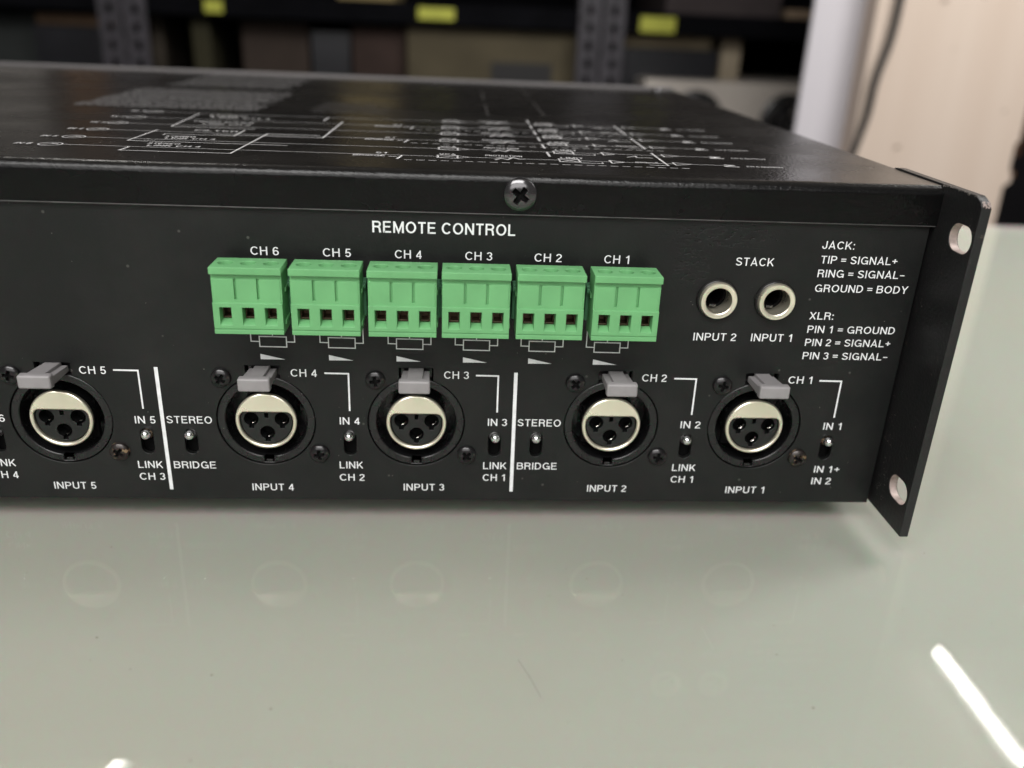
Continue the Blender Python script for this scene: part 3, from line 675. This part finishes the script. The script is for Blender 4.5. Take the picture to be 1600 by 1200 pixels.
WELL = bm_mesh(bm); WELL.materials.append(GREEN3)
bm = bmesh.new(); lathe(bm, [(1.6, 0), (1.6, -.7), (1.35, -.95), (0, -.95)], 24); box(bm, -1.2, 1.2, -1.05, -.9, -.18, .18); TS = bm_mesh(bm, 'ts', 40); TS.materials.append(GREEN3)
bm = bmesh.new(); box(bm, -1.15, 1.15, -9.8, -6.6, 54.5, 54.95, .08); box(bm, -1.15, -.85, -9.6, -6.7, 55.0, 57.5, .05); box(bm, .85, 1.15, -9.6, -6.7, 55.0, 57.5, .05); box(bm, -1.15, 1.15, -7.2, -6.6, 55.0, 57.6, .05); CL = bm_mesh(bm, 'cl', 40); CL.materials.append(BRASS)
bm = bmesh.new(); box(bm, -8.55, 8.55, -3.6, -.02, 53.4, 62.2, .3); box(bm, 7.6, 8.6, -5.2, -3.4, 60.8, 62.0, .25); box(bm, -8.6, -7.6, -5.2, -3.4, 60.8, 62, .25); HD = bm_mesh(bm, 'hd', 40); HD.materials.append(GREEN2)
random.seed(21)
for i, x in enumerate(TB):
    s = link('terminal_block', BLK, None, amp, (x, 0, 0)); s.rotation_euler = (0, 0, random.uniform(-.006, .006))
    sub('screw_well', WELL, s); sub('plug_header', HD, s)
    for px in (-5.05, .05, 5.15):
        sub('wire_clamp', CL, s, (px, 0, 0)); t = sub('clamp_screw', TS, s, (px, -8, 63.9)); t.rotation_euler = (-PI / 2, random.uniform(-.8, .8), 0)

# ---- printing on the rear panel
L = lambda s, a, b, z, **k: lettering(s, a, b, z, amp, **k)
L('REMOTE CONTROL', -135.4, -101.6, 73.15, cap=2.75, t=.142)
for s, a, b in (('CH 6', -164.1, -157.5), ('CH 5', -147.2, -140.6), ('CH 4', -130.2, -123.8), ('CH 3', -113.4, -106.9), ('CH 2', -96.7, -90.1), ('CH 1', -79.7, -73.6)): L(s, a, b, 67.0)
L('STACK', -47.1, -37.6, 67.25); L('INPUT 2', -55.3, -44.3, 47.55); L('INPUT 1', -40.4, -29.8, 47.6)
for s, a, b, z in (('JACK:', -26.2, -18.1, 71.95), ('TIP = SIGNAL+', -25.9, -6.5, 68.3), ('RING = SIGNAL–', -26.1, -3.9, 64.8), ('GROUND = BODY', -26.1, -2.2, 61.0),
                   ('XLR:', -26.2, -20.0, 53.75), ('PIN 1 = GROUND', -26.1, -3.2, 50.15), ('PIN 2 = SIGNAL+', -26.1, -3.6, 46.6), ('PIN 3 = SIGNAL–', -26.1, -3.6, 42.95)): L(s, a, b, z, cap=1.95)
for s, a, b, z in (('CH 1', -28.7, -22.4, 36.05), ('CH 2', -67.3, -60.9, 36.0), ('CH 3', -118.2, -111.9, 35.95), ('CH 4', -156.6, -150.1, 35.9), ('CH 5', -208.1, -201.7, 35.8),
                   ('IN 5', -196.4, -191.3, 22.35), ('LINK', -197.2, -190.9, 9.5), ('CH 3', -197.2, -190.7, 6.0), ('INPUT 5', -219.3, -208.7, 3.15),
                   ('IN 4', -144.9, -139.8, 22.7), ('LINK', -145.4, -139.3, 9.85), ('CH 2', -145.5, -139.0, 6.15), ('INPUT 4', -168.5, -157.7, 3.05),
                   ('IN 3', -106.7, -101.7, 22.8), ('LINK', -107.6, -101.4, 10.0), ('CH 1', -107.6, -101.7, 6.4), ('INPUT 3', -128.7, -117.9, 3.3),
                   ('IN 2', -55.7, -50.4, 22.75), ('LINK', -56.5, -50.1, 9.9), ('CH 1', -56.5, -50.4, 6.3), ('INPUT 2', -79.2, -68.5, 3.3),
                   ('IN 1', -16.9, -12.0, 22.8), ('IN 1+', -17.1, -10.0, 9.75), ('IN 2', -17.2, -11.8, 6.1), ('INPUT 1', -40.9, -30.1, 3.15),
                   ('STEREO', -188.5, -177.2, 22.5), ('BRIDGE', -188.1, -177.4, 9.5), ('STEREO', -98.9, -87.6, 22.8), ('BRIDGE', -98.6, -87.9, 10.0),
                   ('IN 6', -233.4, -228.3, 22.35), ('LINK', -234.1, -227.9, 9.7), ('CH 4', -234.2, -227.8, 6.2)): L(s, a, b, z)
for x0 in (-163.65, -146.85, -130.1, -113.45, -96.95, -80.4):
    k = Ink(); w_ = .27
    k.poly([(x0, 46.5), (x0 + 6.55, 46.45), (x0 + 6.55, 43.8), (x0, 43.85), (x0, 46.5)], w_)
    k.poly([(x0, 45.15), (x0 - 2.05, 45.2), (x0 - 2.05, 52)], w_); k.poly([(x0 + 6.55, 45.15), (x0 + 8.55, 45.15), (x0 + 8.55, 52)], w_); k.line((x0 + 3.25, 46.5), (x0 + 3.25, 52), w_)
    k.obj('resistor_symbol', 'front', -.03, INK, amp)
    t = Ink(); t.quad([(x0 - .05, 41.9), (x0 - .05, 40.45), (x0 + 6.0, 40.5)]); t.obj('taper_symbol', 'front', -.03, INK, amp)
for a, b, z1 in ((-20.2, -14.5, 26.6), (-58.7, -53.1, 26.9), (-109.9, -104.4, 26.9), (-148.0, -142.25, 26.8), (-199.7, -193.95, 26.7)):
    k = Ink(); k.poly([(a, 36.95), (b, 36.9), (b, z1)], .42); k.obj('printed_bracket_line', 'front', -.03, INK, amp)
for x in (-189.5, -99.9):
    k = Ink(); k.quad([(x - .5, 37.9), (x - .42, 3.2), (x + .5, 3.15), (x + .42, 37.9)]); k.obj('printed_divider', 'front', -.03, INK, amp)

# ---- block diagram printed on the top cover
k = Ink(); R6 = [20.5, 34.5, 50.5, 66, 81.5, 98.5]; w_ = .32
for i, y in enumerate(R6):
    n = 6 - i
    k.text('IN %d' % n, -223.6 + .25 * i, -219.6 + .25 * i, y - 1.2, 2.6)
    cx = -215.2
    k.poly([(cx + 2.7 * math.cos(a), y + 2.7 * math.sin(a)) for a in [q * PI / 10 for q in range(21)]], .4)
    k.line((cx - 1.2, y - 1), (cx + 1.2, y + 1), .5); k.line((cx, y + 1.2), (cx + 1.4, y + .4), .5)
    k.line((cx + 2.7, y), (-120.6, y), w_)
    k.poly([(-120.6, y - 2.2), (-115.6, y - 2.2), (-115.6, y + 2.2), (-120.6, y + 2.2), (-120.6, y - 2.2)], .5); k.line((-120.6, y - 2.2), (-115.6, y + 2.2), .4)
    k.poly([(-115.6, y + 2), (-112.6, y), (-115.6, y - 2)], .4); k.text('VCA', -120.4, -116, y + 3, 2.2)
    k.line((-112.6, y), (-106, y), w_)
    k.text('PROTECTION', -108.5, -99, y + 3.2, 2.2); k.poly([(-106, y - 2.4), (-104.5, y), (-103, y - 1.8), (-101.5, y + 1.8), (-100, y - .4), (-98.6, y)], .6); k.poly([(-106, y), (-104.6, y + 1.8), (-102, y + 2)], .4)
    k.line((-98.6, y), (-89.7, y), w_)
    k.poly([(-89.7, y - 2.4), (-84.6, y - 2.4), (-84.6, y + 2.4), (-89.7, y + 2.4), (-89.7, y - 2.4)], .5); k.line((-89.7, y - 2.4), (-84.6, y + 2.4), .4); k.line((-89.7, y + 2.4), (-84.6, y - 2.4), .4); k.text('LIMIT', -89, -83, y + 3.4, 2.0)
    k.line((-84.6, y), (-76.5, y), w_); k.poly([(-76.5, y - 2.4), (-76.5, y + 2.4), (-73, y), (-76.5, y - 2.4)], .5)
    k.poly([(-84.6, y - 3.4), (-79, y - 3.4), (-79, y - 2)], .4)
    k.line((-73, y), (-60, y), w_)
    k.poly([(-60, y - 2.2), (-60, y + 2.2), (-55.5, y), (-60, y - 2.2)], .42)
    k.line((-55.5, y), (-46.4, y), w_)
    k.poly([(-46.4, y + 1), (-44.4, y + .4), (-46.6, y - 1)], .8); k.line((-47.2, y - 1.9), (-43.8, y - 1.9), .7)
    k.text('CH %d OUTPUT' % n, -41.2, -31.5, y - 1.4, 1.7)
for j in (0, 2, 4):
    y = R6[j] - 7
    for q in range(24): k.line((-128.5 + q * 3.0, y), (-126.9 + q * 3.0, y), .4)
    k.text('BRIDGE', -141.6, -133.6, y + 4.2, 2.3); k.text('ST', -136.4, -133.2, y + 9.0, 2.2); k.line((-129.6, y + 6), (-130.4, y + 1), .6); k.line((-132.5, y + 4.5), (-131, y + 4.5), .6)
    ya = R6[j] - 3.4; yb = R6[j + 1] + 4
    k.line((-62.3, ya), (-62.3, yb), .55); k.line((-67, ya), (-62.3, ya), .4); k.poly([(-70.5, yb - 9), (-68, yb - 6.5), (-68, yb - 9), (-64, yb - 9)], .5)
    k.text('BRIDGE', -70, -64, ya + 3, 1.8)
y = 110
while y > 19: k.line((-91.7, y), (-91.6, y - 7.5), .6); y -= 15.2
k.poly([(-196.2, 19.7), (-196.6, 14.2), (-170.5, 14.4), (-169.3, 52.7), (-155, 52.7)], .5)
k.poly([(-199.9, 53.5), (-200.3, 30.7), (-160, 30.7)], .5); k.poly([(-195.3, 43.5), (-195.3, 45.6), (-177, 45.6), (-177, 58.9)], .45)
k.poly([(-200.2, 96.8), (-198.7, 61.8), (-175, 61.8)], .5); k.poly([(-183, 47.6), (-153.2, 47.6), (-152.6, 87.5)], .5); k.poly([(-158.8, 88.7), (-158.5, 98)], .5)
for t, a, b, y in (('STEREO', -194, -186, 26), ('LINK CH 4', -193, -180, 22.4), ('STEREO', -194, -186, 40), ('LINK CH 3', -193, -180, 36.6), ('FILTER', -190, -178, 54), ('LINK CH 2', -192, -178, 69.5), ('HIGH PASS', -196, -178, 75), ('LINK CH 1', -194, -176, 87), ('STEREO', -196, -184, 92)): k.text(t, a, b, y, 2.2)
o = k.obj('block_diagram', 'top', H + .16, INKTOP, amp)
def paragraph(x0, x1, y0, y1, pitch, capm, material, seed):
    random.seed(seed); q = Ink(); y = y1
    while y > y0:
        x = x0 + random.choice((0, 0, 1.5)); end = x1 - random.uniform(0, 6 if random.random() < .3 else 1.5)
        while x < end:
            wd = random.uniform(1.5, 6); q.quad([(x, y), (min(x + wd, end), y), (min(x + wd, end), y + capm), (x, y + capm)]); x += wd + .8
        y -= pitch
    return q.obj('printed_paragraph', 'top', H + .16, material, amp)
paragraph(-247, -184, 110, 183, 2.4, 1.3, mat('grey_screen_print', (.13, .125, .125), .5), 1)
paragraph(-243, -189, 200, 280, 2.6, 1.3, INKFAINT, 2)
paragraph(-168, -140, 112, 150, 4.5, .5, INKFAINT, 3)
q = Ink()
for x, a, b in ((-104.9, 121, 165), (-104.9, 186, 232), (-83.9, 128, 185), (-83.9, 205, 277)): q.line((x, a), (x, b), .5)
q.obj('printed_line', 'top', H + .16, mat('scored_line', (.05, .047, .045), .5), amp)

# ------------------------------------------------------------------ behind the table
FLOOR_Z = -750 + TZ
boxobj('floor', -4000, 4000, -2500, 3200, FLOOR_Z - 50, FLOOR_Z, mat('dark_floor', (.06, .055, .05), .6, var=(3, .2)))['kind'] = 'structure'
boxobj('wall', -4000, 4000, 2600, 2700, FLOOR_Z, 2300, mat('dark_wall', (.018, .017, .02), .8, spec=.2, var=(2, .3)))['kind'] = 'structure'
# shelving rack
BLKM = mat('black_shelf_paint', (.003, .003, .004), .8, spec=.05, var=(20, .3))
POST = mat('grey_post_paint', (.04, .036, .043), .5, spec=.4, var=(60, .35), bump=(200, .0003, .5))
rack = tag(empty('shelving_rack', (-250, 1200, FLOOR_Z)), 'dark metal shelving rack with perforated grey posts behind the amplifier', 'shelving rack')
def wpart(o): return child_world(o, rack)
def post(x0, wd, y):
    bm = bmesh.new()
    rail = wd * .36
    box(bm, x0, x0 + rail, y, y + 3, FLOOR_Z, 1250); box(bm, x0 + wd - rail, x0 + wd, y, y + 3, FLOOR_Z, 1250)
    z = FLOOR_Z + 20
    while z < 1230: box(bm, x0 + rail + .1, x0 + wd - rail - .1, y + .2, y + 2.8, z, z + 12); z += 25
    box(bm, x0, x0 + 2.5, y + 3.1, y + 36, FLOOR_Z, 1250)
    wpart(link('post', bm_mesh(bm), POST))
for px in (-642, -606, 63, 100, -1345, 725): post(px, 33, 1196)
for z in (-60, 107, 330, 560, 800, 1040, 1235):
    wpart(boxobj('shelf_board', -1345, 762, 1201, 1640, z, z + 3, BLKM))
    wpart(boxobj('shelf_edge', -1345, 762, 1199.5, 1200.9, z - 4 if z != 107 else 107, z + 30, BLKM))
wpart(boxobj('back_panel', -1345, 762, 1641, 1643, -700, 1230, BLKM))
for x in (-1340, -272, 759): wpart(boxobj('side_panel', x, x + 2, 1245, 1640, -700, 1230, BLKM))

YEL = mat('yellow_label', (.42, .43, .05), .6, var=(60, .1))
def label_tag(x0, x1, z0, z1, lab, y=1193.5):
    o = boxobj('shelf_label', x0, x1, y, y + 1.2, z0, z1, YEL, None); tag(o, lab, 'label', 'yellow labels on the shelf edge'); return o
label_tag(-488, -462, 111, 128, 'small yellow label on the shelf edge, leftmost of the three, above a dark gap')
label_tag(-178, -124, 114, 130.5, 'yellow label on the shelf edge above the large beige box')
label_tag(155, 209, 109.5, 131, 'yellow label on the shelf edge right of the grey double post')

def carton(name, x0, x1, y0, y1, z0, z1, col, lab, cat='box', spec=.2, rough=.8, extra=None):
    e = tag(empty(name, ((x0 + x1) / 2, (y0 + y1) / 2, z0)), lab, cat)
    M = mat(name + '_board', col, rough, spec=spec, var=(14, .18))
    child_world(boxobj('carton_body', x0, x1, y0, y1, z0, z1 - 1.2, M, None, 1.0), e)
    xm = (x0 + x1) / 2
    child_world(boxobj('lid_flap', x0, x1, y0, (y0 + y1) / 2 - 1, z1 - 1.1, z1, M), e)
    child_world(boxobj('lid_flap', x0, x1, (y0 + y1) / 2 + 1, y1, z1 - 1.1, z1, M), e)
    if extra: child_world(boxobj(*extra[:7], extra[7]), e)
    return e
SZ = -57
DARKP = mat('dark_print', (.012, .011, .011), .7)
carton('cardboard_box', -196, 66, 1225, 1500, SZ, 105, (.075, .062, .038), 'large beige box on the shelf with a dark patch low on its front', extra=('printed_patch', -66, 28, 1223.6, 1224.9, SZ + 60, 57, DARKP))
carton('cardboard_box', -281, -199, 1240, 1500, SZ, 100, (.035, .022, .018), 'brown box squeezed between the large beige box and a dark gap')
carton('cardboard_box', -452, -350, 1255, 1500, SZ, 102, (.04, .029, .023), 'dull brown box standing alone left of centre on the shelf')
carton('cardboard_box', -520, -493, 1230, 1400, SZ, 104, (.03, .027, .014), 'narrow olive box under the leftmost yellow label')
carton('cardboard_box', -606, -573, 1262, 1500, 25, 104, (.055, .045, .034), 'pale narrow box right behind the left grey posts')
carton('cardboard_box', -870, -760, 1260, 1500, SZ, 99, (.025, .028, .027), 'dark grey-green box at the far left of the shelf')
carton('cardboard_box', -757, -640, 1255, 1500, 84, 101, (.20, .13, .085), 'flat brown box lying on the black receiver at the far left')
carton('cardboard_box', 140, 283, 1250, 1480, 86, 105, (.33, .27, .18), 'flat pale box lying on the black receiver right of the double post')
carton('cardboard_box', 300, 331, 1245, 1400, SZ, 105, (.30, .25, .18), 'thin upright pale box near the white pillar')
carton('cardboard_box', 395, 500, 1245, 1450, 137.5, 150, (.30, .22, .15), 'flat box on the upper shelf edge beside the white pillar')
# black hi-fi units
def receiver(x0, x1, y0, z0, z1, lab):
    e = tag(empty('hifi_receiver', ((x0 + x1) / 2, y0 + 120, z0)), lab, 'receiver')
    child_world(boxobj('case', x0, x1, y0 + 6, y0 + 260, z0 + 6, z1, BLKM, None, 1.5), e)
    child_world(boxobj('fascia', x0, x1, y0, y0 + 5.9, z0 + 6, z1 - 1, mat('black_fascia', (.012, .012, .015), .3, var=(30, .2)), None, 1), e)
    n = 5
    for i in range(n):
        bm = bmesh.new(); lathe(bm, [(7, 0), (6.5, -9), (0, -9)], 20); k_ = link('knob', bm_mesh(bm, 'k', 40), BLKM, None, (x0 + (x1 - x0) * (i + 1) / (n + 1), y0 - .1, (z0 + z1) / 2)); child_world(k_, e)
    for fx in (x0 + 15, x1 - 15):
        for fy in (y0 + 25, y0 + 235): child_world(boxobj('foot', fx - 8, fx + 8, fy - 8, fy + 8, z0, z0 + 6, RUB), e)
    return e
receiver(-757, -615, 1240, SZ, 84, 'black receiver under a flat brown box at the far left')
receiver(140, 292, 1235, SZ, 86, 'black receiver under the flat pale box right of the double post')
receiver(-345, -285, 1250, SZ, 92, 'slim black unit between the two brown boxes')
# silver unit with two large dials
sil = tag(empty('silver_receiver', (265, 1150, -57)), 'silver hi-fi unit with two large round black dials behind the amplifier', 'hifi unit')
SILM = mat('brushed_silver', (.52, .47, .42), .45, metal=.25, var=(9, .12))
child_world(boxobj('case', 165, 520, 1165, 1500, -50, 43, SILM, None, 2), sil)
child_world(boxobj('fascia', 163, 522, 1152, 1164.8, -51, 45, SILM, None, 2.5), sil)
for cx, cz, r in ((243, -9, 41), (386, -9, 41)):
    bm = bmesh.new(); lathe(bm, [(r, 0), (r, -5), (r - 4, -8), (r * .72, -8), (r * .68, -4), (r * .62, -4), (r * .60, -20), (r * .52, -24), (r * .2, -24), (r * .14, -22), (0, -22)], 56)
    d = link('dial', bm_mesh(bm, 'd', 35), mat('dial_black', (.012, .012, .013), .28, roughvar=(60, .1)), None, (cx, 1151.8, cz)); child_world(d, sil)
    bm = bmesh.new(); box(bm, -1, 1, -24.6, -24.1, r * .25, r * .5); mk = link('dial_mark', bm_mesh(bm), SILM); mk.parent = d
    bm = bmesh.new(); lathe(bm, [(r * .80, -8.1), (r * .80, -8.9), (r * .75, -8.9), (r * .75, -8.1)], 48, closed=True); lathe(bm, [(r * .30, -24.1), (r * .30, -24.8), (r * .25, -24.8), (r * .25, -24.1)], 40, closed=True); tr_ = link('dial_trim', bm_mesh(bm, 't', 40), mat('dial_trim_grey', (.22, .21, .20), .3, metal=.7)); tr_.parent = d
for fx in (190, 495):
    for fy in (1215, 1470): child_world(boxobj('foot', fx - 10, fx + 10, fy - 10, fy + 10, -56.9, -50.2, RUB), sil)
# upper shelf goods (they show as dim brown reflections in the amplifier's top)
UP_ = [(-990, -752, 235, (.42, .39, .36), 'pale grey case on the upper shelf, far left'), (-715, -625, 190, (.30, .16, .08), 'orange-brown box on the upper shelf, far left'),
       (-560, -470, 150, (.02, .02, .022), 'black box on the upper shelf above the small yellow label'), (-300, -215, 195, (.26, .20, .09), 'olive brown box on the upper shelf'), (200, 380, 160, (.05, .04, .04), 'dark brown box on the upper shelf near the white pillar')]
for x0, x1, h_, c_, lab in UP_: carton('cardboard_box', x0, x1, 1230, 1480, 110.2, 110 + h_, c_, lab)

# pillar, board and cable at the right
pil = boxobj('pillar', 306, 388, 900, 906, FLOOR_Z, 2300, streak_material('white_pillar_paint', (.50, .475, .50), (.53, .505, .53), 30), None, 2)
tag(pil, 'white painted pillar behind the amplifier, left of the beige board', 'pillar')
bd = bmesh.new()
outl = [(368, FLOOR_Z), (368, 2300), (586, 2300), (584, 110), (581, 60), (582, 5), (578, 0), (579, -30), (583, -36), (584, -46), (576, -52), (577, -90), (574, FLOOR_Z)]
me = plate([outl], 60, 1.5, 'front', 868)
bd.free()
brd = link('board', me, streak_material('beige_board_paint', (.50, .40, .325), (.56, .465, .39), 14))
tag(brd, 'tall beige board with worn right edge, standing beside the white pillar', 'board')
# worn brown edge of the board
bm = bmesh.new(); random.seed(5)
zc_ = -100.0
while zc_ < 260:
    h_ = random.uniform(6, 26); e_ = 584.3 if zc_ > 5 else 584.6
    if random.random() < .7: box(bm, e_, e_ + random.uniform(.6, 2.2), 869, 925, zc_, zc_ + h_ * .8)
    zc_ += h_
wo = link('worn_edge', bm_mesh(bm), mat('raw_wood_edge', (.16, .075, .035), .8, var=(40, .3))); wo.parent = brd; wo['kind'] = 'stuff'
bm = bmesh.new()
for k_ in range(7):
    cx_, cz_ = random.uniform(420, 560), random.uniform(-60, 230); s_ = random.uniform(.8, 2.6)
    bm.faces.new([bm.verts.new((cx_ + s_ * 1.6 * math.cos(a), 867.4, cz_ + s_ * math.sin(a + .4))) for a in [q * PI / 4 for q in range(8)]])
sp = link('scuff_mark', bm_mesh(bm), mat('scuff', (.22, .16, .12), .8)); sp.parent = brd; sp['kind'] = 'stuff'
cu = bpy.data.curves.new('cable', 'CURVE'); cu.dimensions = '3D'; cu.bevel_depth = 4.0 * S; cu.bevel_resolution = 3
pts = [(402, 1900), (400, 700), (396, 330), (392, 175), (389, 118), (380, 70), (378, 30), (373, 0), (366, -40), (362, -120), (362, FLOOR_Z + 4)]
sp_ = cu.splines.new('BEZIER'); sp_.bezier_points.add(len(pts) - 1)
for i, (x, z) in enumerate(pts):
    b = sp_.bezier_points[i]; b.co = (x * S, (861 + 1.5 * math.sin(i)) * S, z * S); b.handle_left_type = b.handle_right_type = 'AUTO'
tmp = bpy.data.objects.new('c', cu); COL.objects.link(tmp)
me = bpy.data.meshes.new_from_object(tmp.evaluated_get(bpy.context.evaluated_depsgraph_get())); bpy.data.objects.remove(tmp)
for p in me.polygons: p.use_smooth = True
me.materials.clear()
cab = link('cable', me, mat('black_cable', (.012, .012, .012), .5)); tag(cab, 'black cable hanging down the left side of the beige board', 'cable')

# ------------------------------------------------------------------ ceiling tube lamps (seen as streaks mirrored in the glass)
def emit(name, col, s):
    M = bpy.data.materials.new(name); M.use_nodes = True; nt = M.node_tree; nt.nodes.clear()
    e = nd(nt, 'ShaderNodeEmission'); e.inputs[0].default_value = (*col, 1); e.inputs[1].default_value = s
    o = nd(nt, 'ShaderNodeOutputMaterial'); nt.links.new(e.outputs[0], o.inputs[0]); return M
TUBE = emit('lit_tube', (1, .98, .93), 150)
HOUS = mat('lamp_housing', (.5, .5, .5), .5)
bm = bmesh.new(); lathe(bm, [(0, 0), (10, 0), (12, 3), (12, 575), (10, 578), (0, 578)], 20); TM = bm_mesh(bm, 't', 40); TM.materials.append(TUBE)
bm = bmesh.new(); box(bm, -30, 30, -8, 586, 22, 50, 2); HM = bm_mesh(bm, 'h', 40); HM.materials.append(HOUS)
LP = [(1885, 1958, 'ceiling tube lamp mirrored as the long streak at the lower right of the table'), (-1214, 1472, 'ceiling tube lamp mirrored as the short streak at the lower left of the table')]
for x, y, lab in LP:
    e = tag(empty('tube_lamp', (x, y, 2200)), lab, 'lamp', 'ceiling tube lamps'); sub('tube', TM, e); sub('lamp_housing', HM, e)
boxobj('ceiling', -4000, 4000, -2500, 2600, 2252, 2300, mat('ceiling_paint', (.55, .53, .5), .8, var=(1.5, .05)))['kind'] = 'structure'
